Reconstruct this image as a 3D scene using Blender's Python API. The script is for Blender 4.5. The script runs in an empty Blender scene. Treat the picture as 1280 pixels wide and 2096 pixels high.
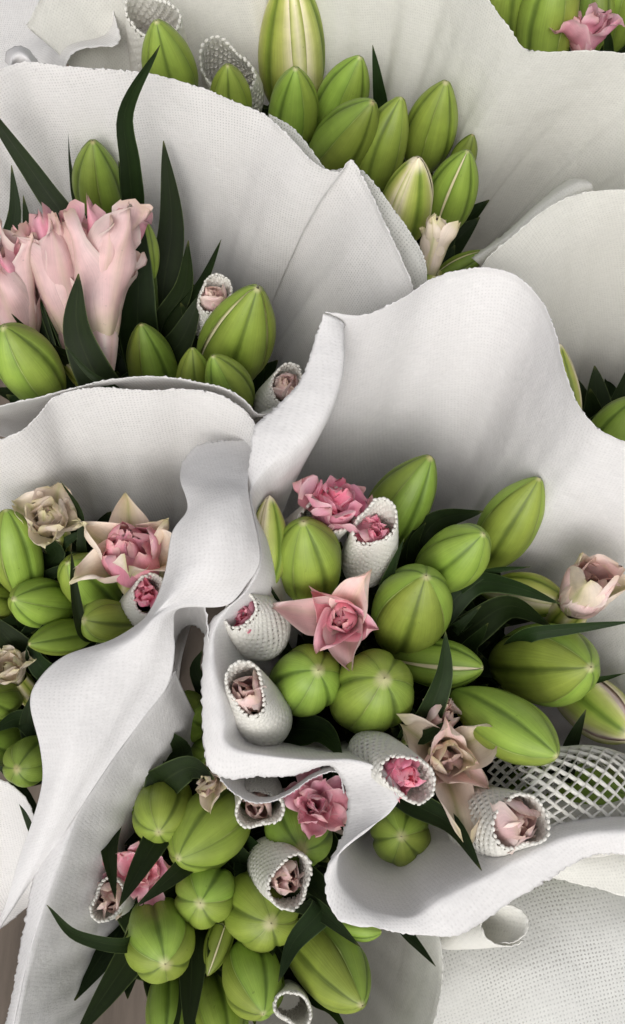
import bpy, math, random
import numpy as np
from mathutils import Vector

# ------------------------------------------------------------------ camera, light, exposure
sc = bpy.context.scene
W0, H0, F0 = 1280.0, 2096.0, 1815.0          # photograph size and focal length in its pixels
TILT = math.radians(20.0)                    # camera pitch away from straight down
GZ = 0.45                                    # height of the bud tops above the ground
HC = 0.46                                    # camera height above the bud tops
cam_d = bpy.data.cameras.new("camera"); cam = bpy.data.objects.new("camera", cam_d)
sc.collection.objects.link(cam); sc.camera = cam
cam.location = (0, 0, GZ + HC); cam.rotation_euler = (TILT, 0, 0)
cam_d.sensor_fit = 'VERTICAL'; cam_d.sensor_height = 24.0; cam_d.lens = 24.0 * F0 / H0
cam_d.clip_start = 0.01; cam_d.clip_end = 200.0
sc.view_settings.view_transform = 'Standard'; sc.view_settings.look = 'None'
sc.view_settings.gamma = 1.0; sc.view_settings.exposure = -0.06

world = bpy.data.worlds.new("World"); sc.world = world; world.use_nodes = True
SUN_EL, SUN_AZ = math.radians(47), math.radians(190)      # azimuth clockwise from +Y
wn = world.node_tree; wn.nodes.clear()
sky = wn.nodes.new('ShaderNodeTexSky'); sky.sky_type = 'NISHITA'; sky.sun_disc = False
sky.sun_elevation = SUN_EL; sky.sun_rotation = SUN_AZ; sky.dust_density = 4.0; sky.ozone_density = 0.5
hs = wn.nodes.new('ShaderNodeHueSaturation'); hs.inputs['Saturation'].default_value = 0.14
bg = wn.nodes.new('ShaderNodeBackground'); bg.inputs['Strength'].default_value = 0.15
wo = wn.nodes.new('ShaderNodeOutputWorld')
wn.links.new(sky.outputs[0], hs.inputs['Color']); wn.links.new(hs.outputs[0], bg.inputs[0]); wn.links.new(bg.outputs[0], wo.inputs[0])
sun_d = bpy.data.lights.new("sun", 'SUN'); sun_d.energy = 1.2; sun_d.angle = math.radians(40); sun_d.color = (1.0, 0.965, 0.92)
sun = bpy.data.objects.new("sun", sun_d); sc.collection.objects.link(sun)
sdir = Vector((math.sin(SUN_AZ) * math.cos(SUN_EL), math.cos(SUN_AZ) * math.cos(SUN_EL), math.sin(SUN_EL)))
sun.rotation_euler = sdir.to_track_quat('Z', 'Y').to_euler(); sun.location = sdir * 3

# ------------------------------------------------------------------ pixel helpers
CAM = np.array([0, 0, GZ + HC])
D_F = np.array([0, math.sin(TILT), -math.cos(TILT)]); D_U = np.array([0, math.cos(TILT), math.sin(TILT)]); D_R = np.array([1.0, 0, 0])
def ray(px, py):
    return D_F + D_R * ((px - W0 / 2) / F0) + D_U * (-(py - H0 / 2) / F0)
def P(px, py, z):
    r = ray(px, py)
    return CAM + r * ((z + GZ - CAM[2]) / r[2])
def behind(T, px, py, dist):
    """point on the pixel's ray, `dist` metres from T, on the far side"""
    r = ray(px, py); r = r / np.linalg.norm(r)
    k = np.dot(T - CAM, r); near = CAM + r * k; h2 = np.dot(near - T, near - T)
    if h2 >= dist * dist: return near + r * 0.004
    return near + r * math.sqrt(dist * dist - h2)
def depth(p): return float(np.dot(p - CAM, D_F))
def nrm(v): return v / (np.linalg.norm(v) + 1e-12)

def herm(t, V, ts):
    t = np.asarray(t, float); V = np.asarray(V, float); ts = np.asarray(ts, float)
    n = len(t); m = np.zeros_like(V)
    for i in range(n):
        a, b = max(i - 1, 0), min(i + 1, n - 1)
        m[i] = (V[b] - V[a]) / (t[b] - t[a])
    idx = np.clip(np.searchsorted(t, ts, side='right') - 1, 0, n - 2)
    h = (t[idx + 1] - t[idx]); s = ((ts - t[idx]) / h)[:, None]; h = h[:, None]
    return ((2*s**3 - 3*s**2 + 1) * V[idx] + (s**3 - 2*s**2 + s) * h * m[idx] + (-2*s**3 + 3*s**2) * V[idx+1] + (s**3 - s**2) * h * m[idx+1])
def chord(V):
    d = np.linalg.norm(np.diff(V, axis=0), axis=1) + 1e-5
    return np.concatenate([[0], np.cumsum(d)])
def curve(pts, n):
    V = np.array(pts, float); t = chord(V)
    return herm(t, V, np.linspace(0, t[-1], n))
def snoise(x, seed, octs=4):
    rs = np.random.RandomState(seed); out = 0
    for o in range(octs):
        out = out + np.sin(x * (1.7 ** o) * (1 + .3 * rs.rand()) + rs.rand() * 6.28) / (1.4 ** o)
    return out / 2

# ------------------------------------------------------------------ objects
COL = sc.collection
def mesh_obj(name, verts, faces, mat, parent=None, uv=None, smooth=True):
    me = bpy.data.meshes.new(name); me.from_pydata([tuple(map(float, v)) for v in verts], [], faces)
    if uv is not None:
        l = me.uv_layers.new(name='UVMap'); vi = np.empty(len(me.loops), int); me.loops.foreach_get('vertex_index', vi)
        l.data.foreach_set('uv', np.asarray(uv, np.float32)[vi].ravel())
    if smooth: me.polygons.foreach_set('use_smooth', [True] * len(me.polygons))
    me.materials.append(mat); me.update()
    o = bpy.data.objects.new(name, me); COL.objects.link(o)
    if parent is not None:
        o.parent = parent; o.location = -parent.location if False else (0, 0, 0)
        o.matrix_parent_inverse = parent.matrix_basis.inverted()
    return o
def grid_faces(nr, nc, closed=False, off=0):
    f = []
    for i in range(nr - 1):
        for j in range(nc if closed else nc - 1):
            j2 = (j + 1) % nc
            f.append((off + i*nc + j, off + i*nc + j2, off + (i+1)*nc + j2, off + (i+1)*nc + j))
    return f
def thing(name, label, cat, group, loc):
    o = bpy.data.objects.new(name, None); o.empty_display_size = 0.01; COL.objects.link(o)
    o.location = tuple(map(float, loc)); o['label'] = label; o['category'] = cat
    if group: o['group'] = group
    return o
def tag(o, label, cat, group=None):
    o['label'] = label; o['category'] = cat
    if group: o['group'] = group
    return o
def tube(pts, rad, ns=7):
    pts = np.array(pts); n = len(pts); V = []; T = np.gradient(pts, axis=0)
    rad = np.broadcast_to(rad, (n,)); ref = np.array([0.31, 0.9, 0.2])
    for i in range(n):
        a = nrm(T[i]); e1 = nrm(np.cross(a, ref)); e2 = np.cross(a, e1)
        for k in range(ns):
            th = 2 * math.pi * k / ns
            V.append(pts[i] + rad[i] * (math.cos(th) * e1 + math.sin(th) * e2))
    return V, grid_faces(n, ns, True)

# ------------------------------------------------------------------ materials
def newmat(name):
    m = bpy.data.materials.new(name); m.use_nodes = True; m.node_tree.nodes.clear(); return m, m.node_tree
class NB:
    def __init__(s, nt): s.nt = nt
    def n(s, t, **kw):
        x = s.nt.nodes.new(t)
        for k, v in kw.items(): setattr(x, k, v)
        return x
    def l(s, a, b): s.nt.links.new(a, b)
    def math(s, op, a, b=None, clamp=False):
        x = s.n('ShaderNodeMath', operation=op, use_clamp=clamp)
        for i, v in enumerate((a, b)):
            if v is None: continue
            if isinstance(v, (int, float)): x.inputs[i].default_value = v
            else: s.l(v, x.inputs[i])
        return x.outputs[0]
    def ramp(s, fac, stops, interp='LINEAR'):
        x = s.n('ShaderNodeValToRGB'); x.color_ramp.interpolation = interp; e = x.color_ramp.elements
        while len(e) < len(stops): e.new(0.5)
        for i, (p, c) in enumerate(stops):
            e[i].position = p; e[i].color = (*c, 1) if isinstance(c, tuple) else (c, c, c, 1)
        s.l(fac, x.inputs[0]); return x.outputs[0]
    def mix(s, fac, a, b, mode='MIX'):
        x = s.n('ShaderNodeMix', data_type='RGBA', blend_type=mode)
        for v, i in ((fac, 0), (a, 6), (b, 7)):
            if isinstance(v, (int, float)): x.inputs[i].default_value = v
            elif isinstance(v, tuple): x.inputs[i].default_value = (*v, 1)
            else: s.l(v, x.inputs[i])
        return x.outputs[2]
    def noise(s, vec, scale, detail=3, rough=.55):
        x = s.n('ShaderNodeTexNoise'); x.inputs['Scale'].default_value = scale; x.inputs['Detail'].default_value = detail; x.inputs['Roughness'].default_value = rough
        if vec is not None: s.l(vec, x.inputs['Vector'])
        return x.outputs[0]
    def scaled(s, vec, sx, sy, sz=1):
        x = s.n('ShaderNodeMapping'); x.inputs['Scale'].default_value = (sx, sy, sz); s.l(vec, x.inputs[0]); return x.outputs[0]

def plant_mat(name, across, tip, base, tip_at=.93, rough=.42, hue=.03, trans=0.0, streak=.25, spec=.4, tipw=.06, warm=None):
    """across: ramp stops over |u| (midrib to margin), tip and base tints along the length"""
    m, nt = newmat(name); b = NB(nt)
    tc = b.n('ShaderNodeTexCoord'); uv = tc.outputs['UV']; sep = b.n('ShaderNodeSeparateXYZ'); b.l(uv, sep.inputs[0])
    oi = b.n('ShaderNodeObjectInfo')
    a = b.math('MULTIPLY', b.math('ABSOLUTE', b.math('SUBTRACT', sep.outputs[0], .5)), 2)
    wob = b.noise(tc.outputs['Object'], 90, 2)
    a2 = b.math('ADD', a, b.math('MULTIPLY', b.math('SUBTRACT', wob, .5), .10))
    col = b.ramp(a2, across)
    # veins: noise stretched along the length, offset per object
    off = b.n('ShaderNodeVectorMath', operation='ADD'); cmb = b.n('ShaderNodeCombineXYZ')
    b.l(b.math('MULTIPLY', oi.outputs['Random'], 37), cmb.inputs[0]); b.l(b.math('MULTIPLY', oi.outputs['Random'], 53), cmb.inputs[1])
    b.l(uv, off.inputs[0]); b.l(cmb.outputs[0], off.inputs[1])
    st = b.noise(b.scaled(off.outputs[0], 46, 2.2), 1, 4, .65)
    patch = b.noise(tc.outputs['Object'], 55, 3)
    v = b.math('MULTIPLY', b.math('ADD', b.math('MULTIPLY', b.math('SUBTRACT', st, .5), streak * 2.4), 1.0), b.math('ADD', b.math('MULTIPLY', patch, .7), .65))
    cv = b.n('ShaderNodeCombineColor'); [b.l(v, cv.inputs[i]) for i in range(3)]
    col = b.mix(1.0, col, cv.outputs[0], 'MULTIPLY')
    if warm: col = b.mix(b.ramp(b.noise(tc.outputs['Object'], 24, 2), [(.42, 0.0), (.66, .55)]), col, warm, 'OVERLAY')
    vb = b.math('ADD', sep.outputs[1], b.math('MULTIPLY', b.math('SUBTRACT', wob, .5), .03))
    ft = b.n('ShaderNodeMapRange', interpolation_type='SMOOTHSTEP'); ft.inputs[1].default_value = tip_at - tipw; ft.inputs[2].default_value = tip_at + tipw; b.l(vb, ft.inputs[0])
    col = b.mix(ft.outputs[0], col, tip)
    fb = b.n('ShaderNodeMapRange', interpolation_type='SMOOTHSTEP'); fb.inputs[1].default_value = .30; fb.inputs[2].default_value = .0; fb.inputs[4].default_value = .7; b.l(vb, fb.inputs[0])
    col = b.mix(fb.outputs[0], col, base)
    # small blemishes
    sp = b.ramp(b.noise(tc.outputs['Object'], 420, 2), [(0.0, 1.0), (.70, 1.0), (.78, .72)])
    col = b.mix(1.0, col, sp, 'MULTIPLY')
    h = b.n('ShaderNodeHueSaturation'); h.inputs['Saturation'].default_value = 1.0
    b.l(b.math('ADD', b.math('MULTIPLY', b.math('SUBTRACT', oi.outputs['Random'], .5), hue), .5), h.inputs['Hue'])
    b.l(b.math('ADD', b.math('MULTIPLY', oi.outputs['Random'], .3), .85), h.inputs['Value']); b.l(col, h.inputs['Color'])
    bs = b.n('ShaderNodeBsdfPrincipled'); b.l(h.outputs[0], bs.inputs['Base Color'])
    b.l(b.math('ADD', b.math('MULTIPLY', st, .25), rough - .1), bs.inputs['Roughness']); bs.inputs['Specular IOR Level'].default_value = spec
    bp = b.n('ShaderNodeBump'); bp.inputs['Strength'].default_value = .35; bp.inputs['Distance'].default_value = .0008
    b.l(b.math('ADD', st, b.math('MULTIPLY', patch, .6)), bp.inputs['Height']); b.l(bp.outputs[0], bs.inputs['Normal'])
    out = b.n('ShaderNodeOutputMaterial')
    if trans > 0:
        tr = b.n('ShaderNodeBsdfTranslucent'); b.l(h.outputs[0], tr.inputs[0]); mx = b.n('ShaderNodeMixShader'); mx.inputs[0].default_value = trans
        b.l(bs.outputs[0], mx.inputs[1]); b.l(tr.outputs[0], mx.inputs[2]); b.l(mx.outputs[0], out.inputs[0])
    else: b.l(bs.outputs[0], out.inputs[0])
    return m

M = {}
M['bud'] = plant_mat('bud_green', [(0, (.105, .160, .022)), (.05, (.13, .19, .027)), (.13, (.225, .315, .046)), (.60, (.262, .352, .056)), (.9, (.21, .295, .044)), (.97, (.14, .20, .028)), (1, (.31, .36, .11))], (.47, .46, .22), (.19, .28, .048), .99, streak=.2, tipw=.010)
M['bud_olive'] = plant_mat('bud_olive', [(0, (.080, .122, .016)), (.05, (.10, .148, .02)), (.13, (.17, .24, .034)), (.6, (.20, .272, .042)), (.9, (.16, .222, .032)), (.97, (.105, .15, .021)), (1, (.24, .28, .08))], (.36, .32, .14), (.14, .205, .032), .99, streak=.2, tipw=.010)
M['bud_open'] = plant_mat('bud_opening', [(0, (.14, .19, .026)), (.10, (.19, .25, .034)), (.25, (.32, .37, .065)), (.60, (.45, .46, .13)), (.85, (.68, .62, .36)), (1, (.78, .69, .50))], (.78, .68, .50), (.22, .34, .06), .95, tipw=.05)
M['cream'] = plant_mat('petal_cream', [(0, (.55, .52, .28)), (.18, (.74, .64, .46)), (.6, (.84, .72, .60)), (1, (.88, .76, .66))], (.70, .62, .38), (.50, .50, .22), .95, trans=.25, streak=.14, hue=.02)
M['blush'] = plant_mat('petal_blush', [(0, (.76, .56, .48)), (.25, (.84, .58, .56)), (.7, (.88, .66, .64)), (1, (.88, .74, .68))], (.74, .56, .44), (.66, .60, .38), .97, trans=.28, streak=.14, hue=.02)
M['pink'] = plant_mat('petal_pink', [(0, (.76, .30, .38)), (.3, (.84, .37, .46)), (.8, (.87, .48, .55)), (1, (.90, .60, .63))], (.76, .46, .44), (.76, .56, .46), .96, trans=.28, streak=.16, hue=.02)
M['rose'] = plant_mat('petal_rose', [(0, (.90, .22, .36)), (.5, (.95, .33, .47)), (1, (.96, .50, .60))], (.84, .36, .42), (.72, .36, .36), .97, trans=.28, streak=.14, hue=.015)
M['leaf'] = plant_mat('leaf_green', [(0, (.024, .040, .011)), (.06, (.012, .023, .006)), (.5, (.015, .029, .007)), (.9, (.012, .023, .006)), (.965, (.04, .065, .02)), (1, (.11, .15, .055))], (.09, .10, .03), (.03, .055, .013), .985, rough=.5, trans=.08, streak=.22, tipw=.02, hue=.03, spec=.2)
M['stem'] = plant_mat('stem_green', [(0, (.06, .09, .02)), (1, (.07, .11, .022))], (.12, .17, .035), (.045, .07, .016), .97)

def paper_mat(name, col=(.84, .83, .815), holes=.5, trans=.5, pitch=.0019, emb=.22):
    m, nt = newmat(name); b = NB(nt); tc = b.n('ShaderNodeTexCoord'); uv = tc.outputs['UV']; ob = tc.outputs['Object']
    # staggered dots pressed into the cloth, in metres
    k = 1 / pitch
    rot = b.n('ShaderNodeMapping'); rot.inputs['Rotation'].default_value = (0, 0, .22); rot.inputs['Scale'].default_value = (k, k, 1); b.l(uv, rot.inputs[0])
    jit = b.n('ShaderNodeTexNoise'); jit.inputs['Scale'].default_value = 1.3; b.l(rot.outputs[0], jit.inputs[0])
    ad = b.n('ShaderNodeVectorMath', operation='MULTIPLY_ADD'); b.l(jit.outputs['Color'], ad.inputs[0]); ad.inputs[1].default_value = (.7, .7, 0); b.l(rot.outputs[0], ad.inputs[2])
    fr = b.n('ShaderNodeVectorMath', operation='FRACTION'); b.l(ad.outputs[0], fr.inputs[0])
    ce = b.n('ShaderNodeVectorMath', operation='SUBTRACT'); b.l(fr.outputs[0], ce.inputs[0]); ce.inputs[1].default_value = (.5, .5, 0)
    s2 = b.n('ShaderNodeSeparateXYZ'); b.l(ce.outputs[0], s2.inputs[0])
    d = b.math('SQRT', b.math('ADD', b.math('POWER', s2.outputs[0], 2), b.math('POWER', s2.outputs[1], 2)))
    dot = b.n('ShaderNodeMapRange', interpolation_type='SMOOTHSTEP'); dot.inputs[1].default_value = .31; dot.inputs[2].default_value = .12; b.l(d, dot.inputs[0])
    cloud = b.noise(ob, 26, 4, .6); fib = b.noise(b.scaled(uv, 900, 260), 1, 3, .7); fib2 = b.noise(b.scaled(uv, 160, 520), 1, 3, .7)
    cl = b.ramp(cloud, [(.32, .15), (.68, 1.0)])
    hole = b.math('MULTIPLY', dot.outputs[0], b.math('MULTIPLY', cl, holes))
    tone = b.math('ADD', b.math('MULTIPLY', b.math('ADD', b.math('MULTIPLY', fib, .5), b.math('MULTIPLY', fib2, .5)), .30), .83)
    cv = b.n('ShaderNodeCombineColor'); [b.l(tone, cv.inputs[i]) for i in range(3)]
    c = b.mix(1.0, col, cv.outputs[0], 'MULTIPLY')
    bs = b.n('ShaderNodeBsdfPrincipled'); b.l(c, bs.inputs['Base Color']); bs.inputs['Roughness'].default_value = .85; bs.inputs['Specular IOR Level'].default_value = .1
    wr = b.math('ADD', b.noise(ob, 60, 4, .55), b.math('MULTIPLY', b.math('ABSOLUTE', b.math('SUBTRACT', b.noise(ob, 17, 2, .5), .5)), 3.0))
    hgt = b.math('ADD', b.math('MULTIPLY', dot.outputs[0], -emb), b.math('ADD', b.math('MULTIPLY', fib, .35), b.math('MULTIPLY', wr, 2.2)))
    bp = b.n('ShaderNodeBump'); bp.inputs['Strength'].default_value = .6; bp.inputs['Distance'].default_value = .0007; b.l(hgt, bp.inputs['Height']); b.l(bp.outputs[0], bs.inputs['Normal'])
    tr = b.n('ShaderNodeBsdfTranslucent'); b.l(c, tr.inputs[0]); b.l(bp.outputs[0], tr.inputs['Normal'])
    m1 = b.n('ShaderNodeMixShader'); m1.inputs[0].default_value = trans; b.l(bs.outputs[0], m1.inputs[1]); b.l(tr.outputs[0], m1.inputs[2])
    tp = b.n('ShaderNodeBsdfTransparent'); m2 = b.n('ShaderNodeMixShader'); b.l(hole, m2.inputs[0]); b.l(m1.outputs[0], m2.inputs[1]); b.l(tp.outputs[0], m2.inputs[2])
    out = b.n('ShaderNodeOutputMaterial'); b.l(m2.outputs[0], out.inputs[0]); return m
M['paper'] = paper_mat('wrap_white', (.87, .855, .84), holes=.30, trans=.30)
M['paper_dense'] = paper_mat('wrap_white_dense', (.85, .835, .83), holes=.12, trans=.28, emb=.08)
M['paper_open'] = paper_mat('wrap_porous', (.82, .82, .79), holes=.7, trans=.30, pitch=.0021, emb=.12)
M['paper_cream'] = paper_mat('wrap_cream', (.87, .86, .81), holes=.15, trans=.30, emb=.12)

m, nt = newmat('foam_net'); b = NB(nt); tc = b.n('ShaderNodeTexCoord')
bs = b.n('ShaderNodeBsdfPrincipled'); c = b.mix(b.noise(tc.outputs['Object'], 130, 3), (.80, .78, .71), (.88, .865, .82)); b.l(c, bs.inputs['Base Color']); bs.inputs['Roughness'].default_value = .5
bp = b.n('ShaderNodeBump'); bp.inputs['Strength'].default_value = .4; bp.inputs['Distance'].default_value = .0005; b.l(b.noise(tc.outputs['Object'], 900, 2), bp.inputs['Height']); b.l(bp.outputs[0], bs.inputs['Normal'])
tr = b.n('ShaderNodeBsdfTranslucent'); b.l(c, tr.inputs[0]); mx = b.n('ShaderNodeMixShader'); mx.inputs[0].default_value = .25
b.l(bs.outputs[0], mx.inputs[1]); b.l(tr.outputs[0], mx.inputs[2]); out = b.n('ShaderNodeOutputMaterial'); b.l(mx.outputs[0], out.inputs[0]); M['foam'] = m

m, nt = newmat('brown_ground'); b = NB(nt); tc = b.n('ShaderNodeTexCoord')
bs = b.n('ShaderNodeBsdfPrincipled'); b.l(b.ramp(b.noise(b.scaled(tc.outputs['Object'], 30, 4), 1, 6, .65), [(.3, (.07, .052, .038)), (.7, (.16, .125, .098))]), bs.inputs['Base Color']); bs.inputs['Roughness'].default_value = .75
out = b.n('ShaderNodeOutputMaterial'); b.l(bs.outputs[0], out.inputs[0]); M['ground'] = m

# ------------------------------------------------------------------ ground
g = mesh_obj('ground', [(-6, -6, 0), (6, -6, 0), (6, 6, 0), (-6, 6, 0)], [(0, 1, 2, 3)], M['ground'], smooth=False); g['kind'] = 'structure'

# ------------------------------------------------------------------ bouquets
FOOT = {k: P(*v, -0.20) for k, v in dict(A=(690, 520), B=(250, 790), C=(190, 1330), D=(770, 1430), E=(480, 1810), F=(1180, 260), G=(1330, 900)).items()}
for k in FOOT: FOOT[k] = np.array([FOOT[k][0], FOOT[k][1], 0.004])
PLACE = dict(A='the wrapped bunch in front of the tall pale back sheet', B='the bunch with pale pink open blooms', C='the bunch beside the twisted paper lip', D='the large central bunch', E='the low bunch under the curled paper rim', F='the bunch beyond the tall pale back sheet', G='the bunch behind the central bunch')

# ------------------------------------------------------------------ wrapping sheets
def solid(o, th=.0005):
    md = o.modifiers.new('thickness', 'SOLIDIFY'); md.thickness = th; md.offset = 0; return o
def sheet_from_grid(name, G, mat, label, seed=0, amp=.0012, group='white wrapping sheets', jag=.0003, jag_rows=(0,)):
    nr, nc = G.shape[:2]; rs = np.random.RandomState(seed)
    du = np.gradient(G, axis=1); dv = np.gradient(G, axis=0); N = np.cross(du, dv); N /= (np.linalg.norm(N, axis=2, keepdims=True) + 1e-9)
    X = G * 1.0
    dsp = np.zeros((nr, nc))
    for o in range(7):
        kx = rs.randn(3) * (18 * 1.5 ** o); dsp += np.sin(X @ kx + rs.rand() * 6.28) / (1.55 ** o)
    G = G + N * (dsp * amp)[..., None]
    for r in jag_rows: G[r] += rs.randn(nc, 3) * jag
    us = np.linalg.norm(np.diff(G, axis=1), axis=2); vs = np.linalg.norm(np.diff(G, axis=0), axis=2)
    ku = np.median(us, axis=0); U = np.concatenate([[0], np.cumsum(us[:max(3, nr // 2)].mean(axis=0))]); Vv = np.concatenate([[0], np.cumsum(vs.mean(axis=1))])
    uv = np.stack(np.broadcast_arrays(U[None, :], Vv[:, None]), axis=-1).reshape(-1, 2)
    o = mesh_obj(name, G.reshape(-1, 3), grid_faces(nr, nc), mat, uv=uv)
    solid(o); return tag(o, label, 'wrapping paper', group)

def smooth_grid(G, it, keep=(0,)):
    for _ in range(it):
        S = G.copy(); S[1:-1, 1:-1] = (G[1:-1, 1:-1] * 2 + G[:-2, 1:-1] + G[2:, 1:-1] + G[1:-1, :-2] + G[1:-1, 2:]) / 6
        G = S
    return G

def wrap(label, cols, foot, mat, n=320, power=.78, shrink=.22, floor=.006, seed=1, amp=.0012, fold=.004, it=3, nlip=12, nwall=26, arch=.22, sway=None):
    """a sheet standing round a bunch: rim (crest) traced in the photo, optional lip rolled outwards, wall running down to the foot"""
    C = np.array([P(*c[:3]) for c in cols]); Ft = np.array(foot)
    L = []
    for i, c in enumerate(cols):
        if len(c) >= 6: L.append(P(*c[3:6]))
        else:
            o_ = C[i] - Ft; o_[2] = 0; L.append(C[i] + nrm(o_) * .0012 + np.array([0, 0, .004]))
    L = np.array(L); t = chord(C); ts = np.linspace(0, t[-1], n)
    Cd, Ld = herm(t, C, ts), herm(t, L, ts); rows = []
    sw = np.zeros((n, 3)) if sway is None else herm(t, np.array([[w] for w in sway[1]]), ts) * np.array(sway[0])[None, :]
    ln = np.linalg.norm(Ld - Cd, axis=1, keepdims=True)
    ctrl = .45 * Ld + .55 * Cd + np.array([0, 0, 1.0]) * np.where(ln < .005, 0, ln) * arch
    for k in range(nlip):
        s = k / nlip; rows.append((1-s)**2 * Ld + 2*s*(1-s) * ctrl + s*s * Cd)
    fn = snoise(ts * 60, seed + 5)
    for k in range(nwall + 1):
        s = k / nwall; gsh = 1 - (1 - shrink) * s ** power
        out = Cd - Ft; out[:, 2] = 0
        xy = Ft + out * gsh; z = Cd[:, 2] + (floor - Cd[:, 2]) * s
        onr = out / (np.linalg.norm(out, axis=1, keepdims=True) + 1e-9)
        p = xy + onr * (fold * fn * math.sin(math.pi * min(1, s * 1.3)))[:, None]; p[:, 2] = z; rows.append(p + sw * min(1, s * 3.2) ** .8)
    G = smooth_grid(np.array(rows), it)
    return sheet_from_grid('wrapping_sheet', G, mat, label, seed, amp)

def loft(label, rows, mat, nr=60, nc=60, seed=1, amp=.001, jag_rows=(0, -1), closed=False, name='wrapping_sheet', it=1):
    R = [np.array([P(*q) for q in r]) for r in rows]
    R = np.array([curve(r, nc) for r in R])
    t = chord(R.mean(axis=1)); ts = np.linspace(0, t[-1], nr)
    G = np.array([herm(t, R[:, j], ts) for j in range(nc)]).transpose(1, 0, 2)
    G = smooth_grid(G, it)
    return sheet_from_grid(name, G, mat, label, seed, amp, jag_rows=jag_rows)

wrap('tall pale back sheet with a rounded rim standing behind the cluster of long buds', [
    (60, 60, .02), (130, -60, .04), (240, -150, .05), (400, -180, .05), (580, -170, .05), (770, -140, .05), (920, -80, .05), (985, 0, .05), (1028, 62, .045), (1058, 108, .04),
    (1105, 121, .045), (1190, 119, .05), (1290, 118, .05), (1400, 150, .05), (1480, 300, .05)], FOOT['A'], M['paper_cream'], n=260, seed=3, power=.78, fold=.006)
wrap('broad white sheet with a pointed peak rising behind the pale pink blooms', [
    (-160, 260, .045), (-60, 175, .05), (0, 160, .05), (55, 142, .05), (130, 150, .05), (230, 158, .05), (310, 165, .05), (400, 190, .05), (490, 224, .05), (545, 250, .05), (590, 292, .05), (640, 345, .047), (690, 362, .047),
    (714, 338, .052), (742, 385, .045), (775, 450, .043), (810, 520, .04), (838, 585, .035), (846, 640, .02)], FOOT['B'], M['paper'], n=300, seed=4, power=.78, fold=.004)
wrap('thin porous edge of a second sheet peeping out behind the pointed peak', [
    (548, 246, .040), (590, 268, .040), (620, 297, .040), (645, 330, .040), (668, 356, .038), (700, 352, .038), (742, 360, .038), (800, 430, .036), (845, 495, .034), (866, 540, .032), (872, 590, .02)], FOOT['B'] + np.array([.015, .012, 0]), M['paper_open'], n=160, seed=5, fold=.001, power=.78)
wrap('low front lip of white sheet below the buds beside the pale pink blooms', [
    (-140, 865, .02), (-50, 842, .025), (0, 833, .03), (80, 815, .03), (130, 803, .03), (190, 791, .03), (260, 784, .032), (340, 782, .032), (400, 790, .03), (450, 800, .03), (495, 824, .028), (525, 855, .025), (560, 850, .02), (620, 820, .0)], FOOT['B'], M['paper'], n=180, seed=6, fold=.002)
wrap('smooth white sheet standing behind the cream and mauve blooms, its rim softly scalloped', [
    (-160, 960, .02), (-70, 930, .02), (0, 912, .022), (45, 893, .024), (80, 862, .026), (110, 826, .028), (160, 806, .03), (230, 800, .03), (310, 803, .03), (380, 800, .03), (450, 815, .03), (500, 848, .03), (523, 885, .03), (522, 930, .025), (512, 990, .02), (470, 1060, .0), (430, 1150, -.02)], FOOT['C'], M['paper'], n=240, seed=7, fold=.003, power=.78)
wrap('pale cream sheet rising behind the central bunch around a yellow bud', [
    (968, 610, .015), (985, 558, .025), (1003, 532, .03), (1060, 484, .035), (1128, 432, .04), (1195, 404, .04), (1290, 398, .04), (1420, 430, .04), (1560, 600, .04), (1600, 850, .04)], FOOT['G'], M['paper_cream'], n=200, seed=8, fold=.004)
loft('narrow rolled strip of pale paper lying along the rim of the cream sheet', [
    [(965, 528, -.01), (1035, 474, -.005), (1105, 412, .0), (1165, 366, .005), (1200, 368, .008)],
    [(972, 532, .006), (1045, 478, .01), (1115, 418, .016), (1180, 378, .02), (1212, 378, .02)],
    [(985, 545, -.004), (1060, 490, .006), (1130, 434, .012), (1190, 398, .016), (1214, 392, .016)],
    [(985, 560, -.05), (1060, 520, -.05), (1130, 470, -.05), (1190, 430, -.05), (1220, 420, -.05)]], M['paper_cream'], 24, 60, seed=9)

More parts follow.
